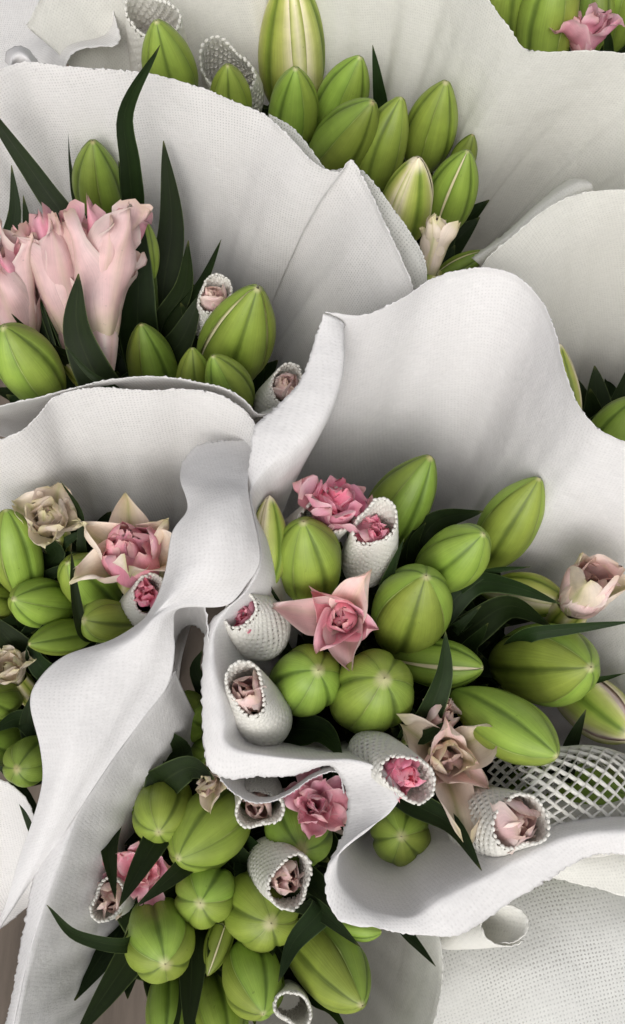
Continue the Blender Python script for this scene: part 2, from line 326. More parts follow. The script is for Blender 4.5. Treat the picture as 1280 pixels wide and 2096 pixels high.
D_COLS = [(704, 656, .052, 664, 640, .060), (735, 655, .05), (790, 636, .05), (835, 612, .05), (880, 583, .05), (940, 566, .05), (1000, 562, .05), (1055, 580, .05), (1102, 628, .05), (1128, 690, .05), (1150, 765, .05), (1184, 842, .05), (1226, 890, .05),
    (1290, 920, .05), (1400, 970, .05), (1520, 1120, .045), (1580, 1350, .035), (1520, 1560, .02), (1400, 1690, .012, 1400, 1760, .0), (1280, 1695, .01, 1282, 1748, .0), (1170, 1706, .01, 1202, 1753, .0), (1069, 1744, .01, 1131, 1796, .0), (987, 1787, .01, 1049, 1846, .0), (897, 1830, .008, 944, 1914, .0),
    (842, 1868, .002, 881, 1917, .002), (790, 1862, .0, 826, 1911, .002), (742, 1842, .0, 772, 1900, .004), (714, 1816, .002, 702, 1889, .006), (700, 1792, .006, 672, 1850, .008), (697, 1765, .010, 664, 1807, .010), (706, 1738, .013, 668, 1772, .011),
    (738, 1712, .016, 684, 1738, .008), (780, 1685, .018, 700, 1704, .004), (812, 1662, .019, 708, 1670, .002), (829, 1635, .02, 710, 1640, .002), (818, 1598, .02, 705, 1612, .0), (780, 1566, .02, 692, 1585, .0), (735, 1557, .02, 672, 1570, .004), (690, 1553, .02, 640, 1578, .006), (620, 1548, .018, 590, 1591, .006), (545, 1540, .018, 530, 1591, .006),
    (485, 1528, .018, 478, 1595, .006), (460, 1505, .02, 440, 1582, .008), (463, 1460, .022, 420, 1545, .012), (452, 1410, .024, 417, 1470, .016), (438, 1345, .026, 418, 1390, .02), (442, 1285, .028, 420, 1310, .022), (470, 1245, .03, 436, 1268, .026), (512, 1202, .032, 480, 1236, .028), (534, 1150, .034, 520, 1160, .03), (527, 1075, .036, 515, 1078, .032), (514, 1014, .038, 505, 985, .036),
    (549, 966, .040, 512, 932, .040), (610, 926, .042, 522, 872, .044), (660, 876, .045, 562, 836, .046), (694, 816, .048, 606, 790, .05), (711, 756, .05, 632, 734, .053), (710, 700, .052, 650, 678, .056), (705, 664, .052, 662, 643, .06)]
D_SWAY = [1, .95, .8, .6, .4, .2, .1] + [0] * (len(D_COLS) - 15) + [.3, .6, .85, .95, 1, 1, 1, 1]
wrap('big white wrap round the central bunch with a deeply rippled rolled rim', D_COLS, FOOT['D'], M['paper_dense'], n=760, sway=((-.055, .012, 0), D_SWAY), seed=10, fold=.003, power=.78, it=3)

E_COLS = [(362, 1372, .004, 350, 1376, .004), (340, 1420, .006, 322, 1412, .006), (298, 1472, .008, 276, 1470, .008), (251, 1534, .008, 232, 1530, .008), (205, 1605, .008, 168, 1612, .006), (168, 1664, .006, 112, 1700, .0), (137, 1742, .004, 70, 1790, -.004), (98, 1850, .0, 46, 1900, -.01), (62, 1960, -.004, 28, 2000, -.015), (32, 2096, -.01, 8, 2100, -.02), (0, 2240, -.02, -30, 2240, -.03)]
wrap('white left side of the wrap round the low bunch, tapering to a narrow tongue', E_COLS, FOOT['E'], M['paper_dense'], n=200, seed=11, fold=.004, power=.78, shrink=.4)
wrap('curved grey side of the wrap beside the lowest pointed bud', [(60, 2420, -.03), (250, 2560, -.03), (500, 2600, -.03), (720, 2500, -.03), (830, 2300, -.03), (868, 2130, -.03), (890, 2040, -.03), (897, 1985, -.03), (894, 1930, -.03), (885, 1880, -.035), (860, 1830, -.04)], FOOT['E'], M['paper_cream'], n=220, seed=12, fold=.002, power=1.2, shrink=.4)
wrap('grey lower ruffle tucked beneath the rolled rim above the mauve bloom', [(705, 1620, -.005), (690, 1578, -.004), (645, 1590, -.003), (592, 1625, -.002), (555, 1640, -.002), (524, 1641, -.002), (495, 1628, -.002), (466, 1604, -.002), (445, 1570, -.002), (432, 1530, -.004)], FOOT['D'] + np.array([-.02, .0, 0]), M['paper_dense'], n=140, seed=13, fold=.001, power=1.2)

loft('long twisted paper lip folded down between two bunches, white and softly creased', [
    [(374, 950, .018), (402, 916, .018), (450, 905, .018), (490, 903, .018), (519, 906, .018)],
    [(370, 985, .036), (410, 980, .038), (450, 978, .040), (482, 978, .040), (508, 980, .038)],
    [(383, 1040, .046), (420, 1025, .052), (455, 1018, .054), (488, 1018, .052), (510, 1022, .046)],
    [(352, 1088, .044), (400, 1080, .054), (450, 1080, .058), (495, 1088, .052), (528, 1100, .042)],
    [(338, 1160, .040), (375, 1150, .050), (425, 1150, .054), (480, 1160, .048), (531, 1155, .038)],
    [(328, 1200, .038), (360, 1190, .049), (405, 1188, .050), (455, 1196, .044), (508, 1192, .036)],
    [(312, 1238, .036), (342, 1228, .048), (375, 1221, .046), (410, 1221, .042), (464, 1238, .034)],
    [(285, 1272, .035), (315, 1262, .046), (335, 1256, .046), (350, 1252, .044), (366, 1246, .040)],
    [(230, 1306, .034), (285, 1296, .045), (322, 1290, .044), (342, 1288, .040), (357, 1288, .036)],
    [(130, 1342, .030), (225, 1338, .042), (300, 1334, .040), (338, 1332, .034), (358, 1332, .030)],
    [(76, 1392, .028), (170, 1398, .040), (265, 1402, .034), (318, 1392, .026), (344, 1404, .020)],
    [(60, 1440, .026), (150, 1460, .036), (235, 1462, .030), (276, 1452, .024), (298, 1466, .020)],
    [(80, 1530, .022), (140, 1540, .030), (195, 1538, .026), (230, 1535, .020), (250, 1530, .018)],
    [(86, 1600, .016), (120, 1607, .022), (155, 1608, .020), (180, 1605, .016), (200, 1602, .014)],
    [(66, 1680, .008), (90, 1688, .012), (112, 1688, .012), (135, 1682, .010), (152, 1676, .008)],
    [(38, 1762, .0), (56, 1766, .002), (72, 1768, .002), (88, 1764, .0), (98, 1760, .0)],
    [(4, 1872, -.008), (14, 1862, -.008), (24, 1855, -.008), (34, 1846, -.008), (44, 1836, -.01)],
    [(-60, 1990, -.02), (-50, 1980, -.02), (-44, 1970, -.02), (-38, 1960, -.02), (-30, 1950, -.02)]], M['paper_dense'], 220, 70, seed=14, amp=.0006, it=2)
loft('small arched grey pocket of paper between the twisted lip and the central wrap', [
    [(350, 1320, .028), (356, 1255, .030), (376, 1226, .033), (402, 1222, .033), (420, 1246, .031), (430, 1318, .026)],
    [(355, 1318, .0), (364, 1268, .0), (382, 1246, .0), (400, 1246, .0), (416, 1268, .0), (430, 1325, .0)],
    [(358, 1330, -.06), (370, 1298, -.06), (384, 1284, -.06), (400, 1284, -.06), (416, 1300, -.06), (432, 1340, -.06)]], M['paper_dense'], 30, 40, seed=24)
loft('grey paper wall below the dark round buds at the table edge', [
    [(-150, 1570, -.05), (-40, 1592, -.05), (10, 1603, -.05), (52, 1640, -.05), (75, 1720, -.05)],
    [(-150, 1700, -.10), (-40, 1710, -.10), (20, 1715, -.10), (60, 1735, -.10), (85, 1780, -.1)],
    [(-150, 1850, -.16), (-40, 1850, -.16), (20, 1840, -.16), (60, 1830, -.16), (90, 1830, -.16)],
    [(-150, 1960, -.22), (-40, 1930, -.22), (20, 1890, -.22), (60, 1860, -.22), (95, 1850, -.22)]], M['paper'], 40, 40, seed=15)
loft('textured pale sheet with a sharply curled edge beside the blunt foam sleeve', [
    [(-80, -60, -.06), (-80, 0, -.06), (-80, 50, -.06), (-80, 90, -.06), (-80, 130, -.06), (-80, 170, -.06), (-80, 210, -.06), (-80, 250, -.06)],
    [(40, -60, -.05), (50, -10, -.05), (55, 25, -.05), (55, 55, -.05), (50, 85, -.05), (40, 110, -.05), (35, 140, -.05), (35, 190, -.06)],
    [(150, -60, -.03), (165, -5, -.03), (172, 30, -.03), (170, 52, -.03), (155, 68, -.03), (120, 80, -.03), (96, 105, -.03), (85, 180, -.04)],
    [(196, -60, .0), (216, 0, .0), (230, 45, .0), (228, 72, .0), (208, 84, .0), (165, 88, .0), (128, 104, .0), (110, 170, -.01)],
    [(206, -60, .008), (226, 0, .008), (246, 62, .008), (246, 88, .008), (226, 98, .008), (178, 101, .008), (146, 115, .008), (130, 165, .0)]], M['paper'], 40, 60, seed=16)
loft('small upright curl of paper at the end of the broad sheet rim', [
    [(14, 128, .035), (20, 108, .035), (40, 99, .036), (62, 110, .036), (82, 138, .036)],
    [(22, 140, .05), (26, 120, .05), (40, 112, .05), (56, 120, .05), (72, 142, .05)],
    [(30, 175, .03), (34, 160, .03), (44, 155, .03), (58, 160, .03), (80, 175, .03)]], M['paper_dense'], 20, 30, seed=17)
loft('flat porous sheet covered in pin holes lying below the rolled front rim', [
    [(840, 1830, -.10), (960, 1800, -.09), (1080, 1770, -.085), (1200, 1770, -.08), (1400, 1790, -.08)],
    [(850, 1930, -.09), (960, 1910, -.08), (1090, 1880, -.072), (1220, 1890, -.068), (1420, 1900, -.07)],
    [(860, 2030, -.085), (980, 2010, -.075), (1100, 1990, -.066), (1240, 1990, -.07), (1420, 2000, -.07)],
    [(860, 2200, -.09), (980, 2200, -.085), (1100, 2200, -.08), (1260, 2200, -.08), (1420, 2200, -.08)]], M['paper_open'], 60, 60, seed=18, amp=.0018)
loft('plain cream sheet corner tucked under the rolled front rim', [
    [(1100, 1720, -.05), (1180, 1700, -.05), (1280, 1690, -.05), (1420, 1690, -.05)],
    [(1105, 1760, -.045), (1190, 1760, -.044), (1285, 1765, -.044), (1420, 1770, -.044)],
    [(1118, 1792, -.05), (1200, 1812, -.048), (1290, 1838, -.048), (1420, 1870, -.048)]], M['paper_cream'], 30, 40, seed=19)

def rolled(label, p0, p1, r0, r1, mat, seed=20):
    A, B = P(*p0), P(*p1); ax = nrm(B - A); e1 = nrm(np.cross(ax, nrm(CAM - B))); e2 = np.cross(e1, ax); G = []
    for i in range(24):
        s = i / 23; c = A + (B - A) * s; r = r0 + (r1 - r0) * s ** .7; row = []
        for k in range(60):
            th = -0.6 + 2 * math.pi * 1.15 * k / 59; rr = r * (1 - .16 * k / 59); sl = -.007 * s * math.cos(th - 1.6)
            row.append(c + rr * (math.cos(th) * e1 + math.sin(th) * e2) + ax * sl)
        G.append(row)
    return sheet_from_grid('wrapping_sheet', np.array(G), mat, label, seed, .0005, jag_rows=(-1,))
rolled('small translucent cone of rolled paper poking out under the front rim', (905, 1920, -.055), (1036, 1893, -.012), .005, .0105, M['paper_cream'])

# ------------------------------------------------------------------ lily parts
def stem_curve(Bp, ax, foot, seed, n=14):
    rs = np.random.RandomState(seed); ft = foot + np.array([rs.randn() * .012, rs.randn() * .012, 0.0]); ft[2] = 0.002
    p1 = Bp - ax * .045; p2 = ft + (Bp - ft) * .35; p2[2] = .17
    q = [(1-s)**3 * Bp + 3*s*(1-s)**2 * p1 + 3*s*s*(1-s) * p2 + s**3 * ft for s in np.linspace(0, 1, n)]
    return np.array(q)
def add_stem(root, Bp, ax, key, seed, r=.0032):
    c = stem_curve(Bp + ax * .004, ax, FOOT[key], seed); rr = np.linspace(r, r * 1.35, len(c)); V, f = tube(c, rr)
    uv = [(.5 + .3 * ((i % 7) / 7 - .5), .9 - .7 * (i // 7) / len(c)) for i in range(len(V))]
    return mesh_obj('stem', V, f, M['stem'], root, uv)

REG = []      # (bouquet, pixel, root, stem curve)
PT = np.array([0, .06, .16, .30, .45, .60, .74, .86, .94, .985, 1.0])
PROF = dict(n=np.array([.26, .42, .66, .88, .985, 1.0, .89, .645, .385, .175, .02]),     # plump
            p=np.array([.28, .46, .70, .91, 1.0, .95, .79, .54, .31, .15, .02]),      # long, pointed
            b=np.array([.26, .42, .66, .88, .98, 1.02, .98, .82, .58, .29, .02]))     # blunt
def frame(ax, ph):
    ref = np.array([0, 0, 1.0]) if abs(ax[2]) < .9 else np.array([0, 1.0, 0])
    e1 = nrm(np.cross(ax, ref)); e2 = np.cross(ax, e1)
    return math.cos(ph) * e1 + math.sin(ph) * e2, -math.sin(ph) * e1 + math.cos(ph) * e2

def bud_petals(root, B, ax, L, R, prof, mat, seed, gap=0.0, core='bud_open', flare=0.0):
    rs = np.random.RandomState(seed); e1, e2 = frame(ax, rs.rand() * 6.28); bend = (rs.rand(2) - .5) * .06 * L
    nv, nu = 30, 19; tt = np.linspace(0, 1, nv) ** .9; tt[-1] = 1
    rad = herm(PT, PROF[prof][:, None], tt)[:, 0] * R
    twist = (rs.rand() - .5) * .35
    for k in range(3):
        V, uv = [], []; half = math.pi / 3 * (1.05 - gap * .45)
        fl = flare * (1 + .3 * rs.randn()); am = rs.uniform(.85, 1.1)
        for i, t in enumerate(tt):
            for j in range(nu):
                u = -1 + 2 * j / (nu - 1); hw = half * (1 - gap * .5 * max(0, (t - .45)) ** 1.0)
                th = 2 * math.pi * k / 3 + u * hw + twist * t
                a = abs(u)
                lobe = (.10 if prof == 'b' else .065) * am * math.sin(math.pi * min(1, a)) - .05 * math.exp(-(a / .07) ** 2) + .012 * math.exp(-((a - .2) / .1) ** 2)
                ed = -.035 * max(0, (a - .8) / .2) ** 2 if u < 0 else .022 * max(0, (a - .8) / .2)
                act = min(1, 3 * t) * (1 if t < .9 else max(0.35, 1 - (t - .9) * 6))
                r = rad[i] * (1 + (lobe + ed) * act) + fl * R * max(0, t - .72) ** 2 * 5
                c = B + ax * (L * t) + (e1 * bend[0] + e2 * bend[1]) * math.sin(math.pi * t)
                wig = .01 * R * math.sin(9 * t + k * 2 + seed)
                V.append(c + (r + wig) * (math.cos(th) * e1 + math.sin(th) * e2)); uv.append(((u + 1) / 2, t))
        mesh_obj('petal', V, grid_faces(nv, nu), M[mat], root, uv)
    # inner petals fill the seams
    V, uv = [], []; ns = 18
    for i, t in enumerate(tt):
        for j in range(ns):
            th = 2 * math.pi * j / ns + twist * t + math.pi / 3; r = rad[i] * (.93 + .03 * math.cos(3 * 2 * math.pi * j / ns))
            c = B + ax * (L * (t * .985)) + (e1 * bend[0] + e2 * bend[1]) * math.sin(math.pi * t)
            V.append(c + r * (math.cos(th) * e1 + math.sin(th) * e2)); uv.append((.5 + .48 * math.cos(3 * 2 * math.pi * j / ns), t))
    mesh_obj('inner_petals', V, grid_faces(nv, ns, True), M[core], root, uv)

def bud(key, tx, ty, cx, cy, w, z, label, prof='n', mat='bud', gap=0.0, flare=0.0, asp=None, core=None):
    asp = asp or dict(n=2.25, p=2.5, b=1.9)[prof]
    if key == 'E': z -= .018
    seed = int(tx * 7 + ty * 13) % 9973; T = P(tx, ty, z); R = w / 2 / F0 * depth(T)
    for _ in range(3):
        L = asp * 2 * R; C = behind(T, cx, cy, .48 * L); R = w / 2 / F0 * depth(C)
    d = np.linalg.norm(T - C); L = max(asp * 2 * R, d / .52); ax = nrm(T - C); B = T - ax * L
    st = stem_curve(B + ax * .004, ax, FOOT[key], seed)
    root = thing('lily_bud', label, 'flower bud', 'lily buds in ' + PLACE[key], (st[-1][0], st[-1][1], 0))
    bud_petals(root, B, ax, L, R, prof, mat, seed, gap, core or ('bud_open' if gap > 0 else 'bud_olive'), flare)
    so = add_stem(root, B, ax, key, seed); REG.append((key, (cx, cy), so, st)); return root

def petal_mesh(root, base, ax, az, L, Wd, a0, a1, off, mat, seed, cup=.5, ruff=.12, pw=1.0, pointed=True, e=None):
    rs = np.random.RandomState(seed); nv, nu = 15, 11; e1, e2 = e
    o = math.cos(az) * e1 + math.sin(az) * e2; sd = np.cross(ax, o); p = base + o * off; V, uv = [], []; dl = L / (nv - 1)
    f1, f2, ph = rs.uniform(5, 9), rs.uniform(9, 14), rs.rand(4) * 6.28; tw = rs.uniform(-.35, .35)
    for i in range(nv):
        v = i / (nv - 1); ang = math.radians(a0 + (a1 - a0) * v ** pw); d = math.cos(ang) * ax + math.sin(ang) * o; nn = -math.sin(ang) * ax + math.cos(ang) * o
        if pointed: wv = Wd * (.34 + .66 * math.sin(math.pi * min(1, v ** 1.05 * .92 + .06))) * (1 - v ** 7) + Wd * .04
        else: wv = Wd * (.35 + .65 * math.sin(math.pi * (.12 + .62 * v))) * (1 if v < .85 else math.sqrt(max(.05, 1 - ((v - .85) / .16) ** 2)))
        s2 = math.cos(tw * v) * sd + math.sin(tw * v) * nn
        for j in range(nu):
            u = -1 + 2 * j / (nu - 1); x = u * wv / 2
            h = -cup * wv * .5 * u * u + .03 * Wd * math.exp(-(u / .2) ** 2)
            h += ruff * Wd * (.3 * v + .7 * abs(u) * v) * (math.sin(f1 * v + 2.2 * u + ph[0]) * .6 + math.sin(f2 * v - 3 * u + ph[1]) * .4)
            jag = (.05 * L * math.sin(u * 5 + ph[2]) + .03 * L * math.sin(u * 11 + ph[3])) * v ** 3 * (0.4 if pointed else 1)
            V.append(p + s2 * x * (1 - .12 * cup * u * u) + nn * h + d * jag); uv.append(((u + 1) / 2, v))
        p = p + d * dl
    return mesh_obj('petal', V, grid_faces(nv, nu), M[mat], root, uv)

# layers: (count, length, width, start angle, end angle, radial offset, material, cup, ruffle, pointed, lift)
PRE = dict(
    star=[(3, 1.0, .66, 34, 62, .12, 'blush', .9, .34, True, 0), (3, .9, .64, 22, 46, .12, 'pink', .9, .32, True, .0), (4, .50, .46, 18, -40, .16, 'pink', .95, .14, False, .02), (4, .42, .38, 8, -45, .06, 'pink', .95, .18, False, .04)],
    rose=[(6, .9, .80, 30, 72, .10, 'pink', .3, .30, False, 0), (6, .8, .70, 18, 55, .08, 'rose', .4, .34, False, .04), (5, .72, .62, 8, 35, .06, 'rose', .5, .36, False, .08), (5, .62, .5, 0, 15, .04, 'rose', .5, .38, False, .12)],
    mauve=[(5, .95, .66, 32, 74, .10, 'pink', .4, .26, False, 0), (5, .8, .58, 18, 55, .08, 'pink', .5, .30, False, .03), (5, .62, .46, 5, 25, .05, 'pink', .6, .32, False, .06)],
    cup=[(3, 1.0, .60, 30, 60, .18, 'cream', .9, .42, True, 0), (3, .95, .56, 16, 26, .2, 'cream', .9, .36, True, 0), (6, .74, .70, 34, -40, .22, 'pink', .95, .10, False, .02), (5, .70, .56, 16, -40, .10, 'pink', .95, .16, False, .06)],
    creamcup=[(4, .95, .80, 28, 50, .16, 'cream', .6, .26, False, 0), (4, .85, .72, 20, 10, .16, 'cream', .8, .22, False, .02), (5, .70, .60, 20, -35, .15, 'cream', .95, .16, False, .04), (3, .6, .46, 4, -35, .06, 'blush', .95, .2, False, .06)],
    creamstar=[(3, 1.0, .56, 34, 58, .10, 'cream', .9, .36, False, 0), (3, .9, .54, 24, 48, .10, 'blush', .9, .36, True, 0), (4, .6, .42, 14, 0, .12, 'cream', .95, .24, False, 0), (3, .5, .36, 4, -30, .06, 'blush', .95, .2, False, .03)],
    tall=[(3, .96, .50, 16, 26, .16, 'blush', .9, .34, True, 0), (3, .90, .46, 12, 14, .15, 'blush', .95, .26, True, 0), (6, .92, .34, 14, 20, .12, 'blush', .8, .6, True, .06), (6, .86, .28, 8, 16, .07, 'pink', .8, .65, False, .10)],
    bluntcup=[(3, 1.0, .66, 12, 10, .16, 'cream', .8, .12, True, 0), (5, .88, .66, 16, -14, .17, 'blush', .95, .10, False, 0), (4, .8, .5, 6, -18, .09, 'blush', .95, .14, False, 0)],
    frill=[(4, .9, .44, 12, 20, .12, 'cream', .7, .3, False, 0), (4, .8, .36, 4, 10, .06, 'cream', .7, .35, False, .05), (3, .7, .3, 0, 4, .03, 'blush', .7, .35, False, .05)],
    tuft=[(6, 1.0, .60, 14, 6, .16, 'rose', .7, .4, False, 0), (5, .95, .5, 4, 0, .07, 'rose', .7, .4, False, .05)],
    palebud=[(3, 1.0, 1.0, 14, -20, .22, 'blush', .95, .10, False, 0), (3, 1.0, .7, 5, -18, .10, 'blush', .95, .16, False, .05)])
def layers(root, base, ax, S, preset, seed):
    rs = np.random.RandomState(seed); e = frame(ax, rs.rand() * 6.28); k = 0
    for li, (n, l, w, a0, a1, off, mat, cup, ruff, ptd, lift) in enumerate(PRE[preset]):
        a_off = rs.rand() * 6.28 if li > 1 else li * math.pi / 3
        for i in range(n):
            k += 1; v = 1 + .14 * rs.randn()
            petal_mesh(root, base + ax * lift * S, ax, a_off + 2 * math.pi * i / n + .18 * rs.randn(), S * l * min(1.2, max(.8, v)), S * w, a0 + 5 * rs.randn(), a1 + 8 * rs.randn(), S * off, mat, seed * 31 + k, cup, ruff, 1.2, ptd, e)
def calyx(root, base, ax, L, R, mat='bud_open'):
    """closed green lower part of a bloom"""
    V, uv = [], []; e1, e2 = frame(ax, 0); ns = 18
    for i in range(12):
        t = i / 11; r = R * (.26 + .74 * math.sin(math.pi / 2 * min(1, t * 1.1)) ** .9) * (1 if t < .9 else .9)
        for j in range(ns):
            th = 2 * math.pi * j / ns; V.append(base - ax * L * (1 - t) + r * (1 + .06 * math.cos(6 * th)) * (math.cos(th) * e1 + math.sin(th) * e2)); uv.append((.5 + .48 * math.cos(3 * th), t * .8))
    mesh_obj('flower_base', V, grid_faces(12, ns, True), M[mat], root, uv)
def flower(key, mx, my, bx, by, z, S, preset, label, tube_len=.045, rb=.32):
    seed = int(mx * 5 + my * 11) % 9941; T = P(mx, my, z); C = behind(T, bx, by, S * .8); ax = nrm(T - C); base = T - ax * S * .7
    B = base - ax * tube_len; st = stem_curve(B + ax * .004, ax, FOOT[key], seed)
    root = thing('lily_flower', label, 'flower', 'lily blooms in ' + PLACE[key], (st[-1][0], st[-1][1], 0))
    calyx(root, base + ax * S * .12, ax, tube_len + S * .12, S * rb, 'blush' if preset == 'tall' else 'bud_open'); layers(root, base, ax, S, preset, seed)
    so = add_stem(root, B, ax, key, seed); REG.append((key, (mx, my), so, st)); return root

# ------------------------------------------------------------------ foam net sleeves
def sleeve(key, mx, my, bx, by, z, wm, wb, label, flabel, L=.075, hb=.62, ht=.12, tilt=.55, inner='tuft', S=.022, squash=1.0, nth=19, sink=.010, flare=0.0, mouth=True):
    seed = int(mx * 3 + my * 17) % 9929; rs = np.random.RandomState(seed); T = P(mx, my, z); C = behind(T, bx, by, L); ax = nrm(T - C); L = np.linalg.norm(T - C)
    rm = wm / 2 / F0 * depth(T); rb = wb / 2 / F0 * depth((T + C) / 2)
    vw = CAM - T; vw = vw - ax * np.dot(vw, ax); e1 = nrm(vw); e2 = np.cross(ax, e1)
    ph = rs.rand() * 6.28
    def rad(t): return rm + (rb - rm) * (1 - t ** 1.6) if t > .35 else rb * (.72 + .28 * (t / .35) ** .6) + (rm - rb) * (t ** 1.6) * (t / .35)
    def S_(th, t, o=0.0):
        r = rad(max(0, t)) * (1 + (.05 + .16 * max(0, t) ** 3) * math.sin(2 * th + ph) + (.03 + .06 * max(0, t) ** 3) * math.sin(3 * th + ph * 2 + 4 * t)) + flare * rm * max(0, t - .8) ** 2 * 25 + o
        sh = -tilt * rm * math.cos(th) * max(0, (t - .45) / .55) ** 2
        return C + ax * (L * t + sh) + r * (math.cos(th) * e1 * squash + math.sin(th) * e2)
    rows = 2 * int(round(L / (2 * math.pi * (rm + rb) / 2 / nth) * .8)); rows = max(12, min(44, rows))
    V, F, uv = [], [], []
    def add(th, t, o): V.append(S_(th, t, o)); return len(V) - 1
    cache = {}
    def node(i, j):
        j2 = j % (2 * nth); kk = (i, j2)
        if kk not in cache: cache[kk] = add(math.pi * j2 / nth + .15 * math.sin(i * .3), i / rows, .0007)
        return cache[kk]
    for i in range(0, rows + 1):
        for j in range(i % 2, 2 * nth, 2):
            # diamond cell: bottom (i,j) left (i+1,j-1) top (i+2,j) right (i+1,j+1)
            if i + 2 > rows: continue
            q = [(i, j), (i + 1, j + 1), (i + 2, j), (i + 1, j - 1)]
            outer = [node(*x) for x in q]; tc_ = (i + 1) / rows; h = min(.86, hb * 1.32 + (ht - hb * 1.32) * tc_ ** 2.0) * rs.uniform(.85, 1.12)
            thc = math.pi * j / nth + .15 * math.sin((i + 1) * .3)
            dth, dt = math.pi / nth, 1 / rows
            mids = []
            for a_, b_ in ((0, -1), (1, 0), (0, 1), (-1, 0)):
                mids.append((thc + a_ * dth * h, tc_ + b_ * dt * h))
            inner_ = [add(t_, v_, -.0006) for t_, v_ in mids]
            mid_r = [add(thc + a_ * dth * (h + 1) / 2, tc_ + b_ * dt * (h + 1) / 2, .0003) for a_, b_ in ((0, -1), (1, 0), (0, 1), (-1, 0))]
            for s_ in range(4):
                s2 = (s_ + 1) % 4
                F.append((outer[s_], outer[s2], mid_r[s2], mid_r[s_])); F.append((mid_r[s_], mid_r[s2], inner_[s2], inner_[s_]))
            if h < .2: F.append(tuple(inner_))
    root = thing('foam_sleeve', label, 'foam net', 'white foam net sleeves', C)
    o = mesh_obj('net', V, F, M['foam'], root); md = o.modifiers.new('thickness', 'SOLIDIFY'); md.thickness = .0009; md.offset = 0
    if mouth:
        nb = nth + 12; BV, BF = [], []
        for k in range(nb):
            th = 2 * math.pi * k / nb; c = S_(th, 1.0, .0002) + rs.randn(3) * .0002; rr = max(.0011, math.pi * rm / nb * .98) * rs.uniform(.85, 1.15)
            o_ = len(BV); rad_d = nrm(S_(th, 1.0, .002) - S_(th, 1.0)); tg = np.cross(ax, rad_d)
            BV.append(c + ax * rr * 1.0)
            for i in range(1, 4):
                for j in range(7):
                    f_, g_ = math.pi * i / 4, 2 * math.pi * j / 7
                    BV.append(c + ax * rr * 1.0 * math.cos(f_) + rr * math.sin(f_) * (1.3 * math.cos(g_) * tg + .8 * math.sin(g_) * rad_d))
            BV.append(c - ax * rr * 1.0)
            for j in range(7):
                j2 = (j + 1) % 7; BF.append((o_, o_ + 1 + j, o_ + 1 + j2)); BF.append((o_ + 22, o_ + 15 + j2, o_ + 15 + j))
                for i in range(2): BF.append((o_ + 1 + i*7 + j, o_ + 8 + i*7 + j, o_ + 8 + i*7 + j2, o_ + 1 + i*7 + j2))
        br = mesh_obj('beaded_rim', BV, BF, M['foam']); br.parent = o
    if inner:
        base = T - ax * (sink + S * .9); B = C - ax * .01; st = stem_curve(B, ax, FOOT[key], seed)
        fr = thing('lily_flower', flabel, 'flower', 'lily blooms held in foam sleeves', (st[-1][0], st[-1][1], 0))
        calyx(fr, base, ax, np.linalg.norm(base - B), min(rm, rb) * .8, 'bud_olive'); layers(fr, base, ax, S, inner, seed)
        so = add_stem(fr, B, ax, key, seed); REG.append((key, (mx, my), so, st))
    return root

# ------------------------------------------------------------------ leaves
def leaf_grid(cl, wid, face, fold=.25, nv=26, nu=9, roll=0.0, seed=0, basew=.55):
    rs = np.random.RandomState(seed); V, uv = [], []; T = np.gradient(cl, axis=0); n = len(cl); ph = rs.rand() * 6.28
    for i in range(n):
        v = i / (n - 1); t = nrm(T[i]); f = face(cl[i]); s = nrm(np.cross(t, f)); nn = np.cross(s, t)
        a = roll * (0.6 + .8 * v); s, nn = math.cos(a) * s + math.sin(a) * nn, -math.sin(a) * s + math.cos(a) * nn
        w = wid * (basew + (1 - basew) * math.sin(math.pi * min(.5, v * .9) )) * max(0.012, (1 - v ** 2.6)) ** .85
        for j in range(nu):
            u = -1 + 2 * j / (nu - 1)
            V.append(cl[i] + s * (u * w / 2) + nn * (fold * w / 2 * abs(u) ** 1.3 + .04 * w * math.sin(7 * v + ph) * u)); uv.append(((u + 1) / 2, v))
    return V, uv
def leaf(key, pts, w, z0, z1, roll=0.0, fold=.25, mat='leaf', attach=True):
    """centre line traced base to tip; the hidden base runs down to the nearest stem of the bunch"""
    if key == 'E': z0, z1 = z0 - .016, z1 - .014
    n = len(pts); W3 = [P(p[0], p[1], z0 + (z1 - z0) * i / (n - 1)) for i, p in enumerate(pts)]
    if len(pts[0]) > 2: W3 = [P(p[0], p[1], p[2]) for p in pts]
    best = min((r for r in REG if r[0] == key), key=lambda r: math.hypot(r[1][0] - pts[0][0], r[1][1] - pts[0][1]))
    if attach:
        st = best[3]; tgt = W3[0][2] - .06; q = st[np.argmin(np.abs(st[:, 2] - tgt) + .35 * np.linalg.norm(st[:, :2] - W3[0][:2], axis=1))]; W3 = [q] + W3
    cl = curve(W3, 30); wid = w / F0 * depth(W3[-2])
    V, uv = leaf_grid(cl, wid, lambda p: nrm(CAM - p), fold, roll=roll, seed=int(pts[-1][0] * 3 + pts[-1][1]) % 9000)
    o = mesh_obj('leaf', V, grid_faces(30, 9), M[mat], None, uv); o.parent = best[2]; return o
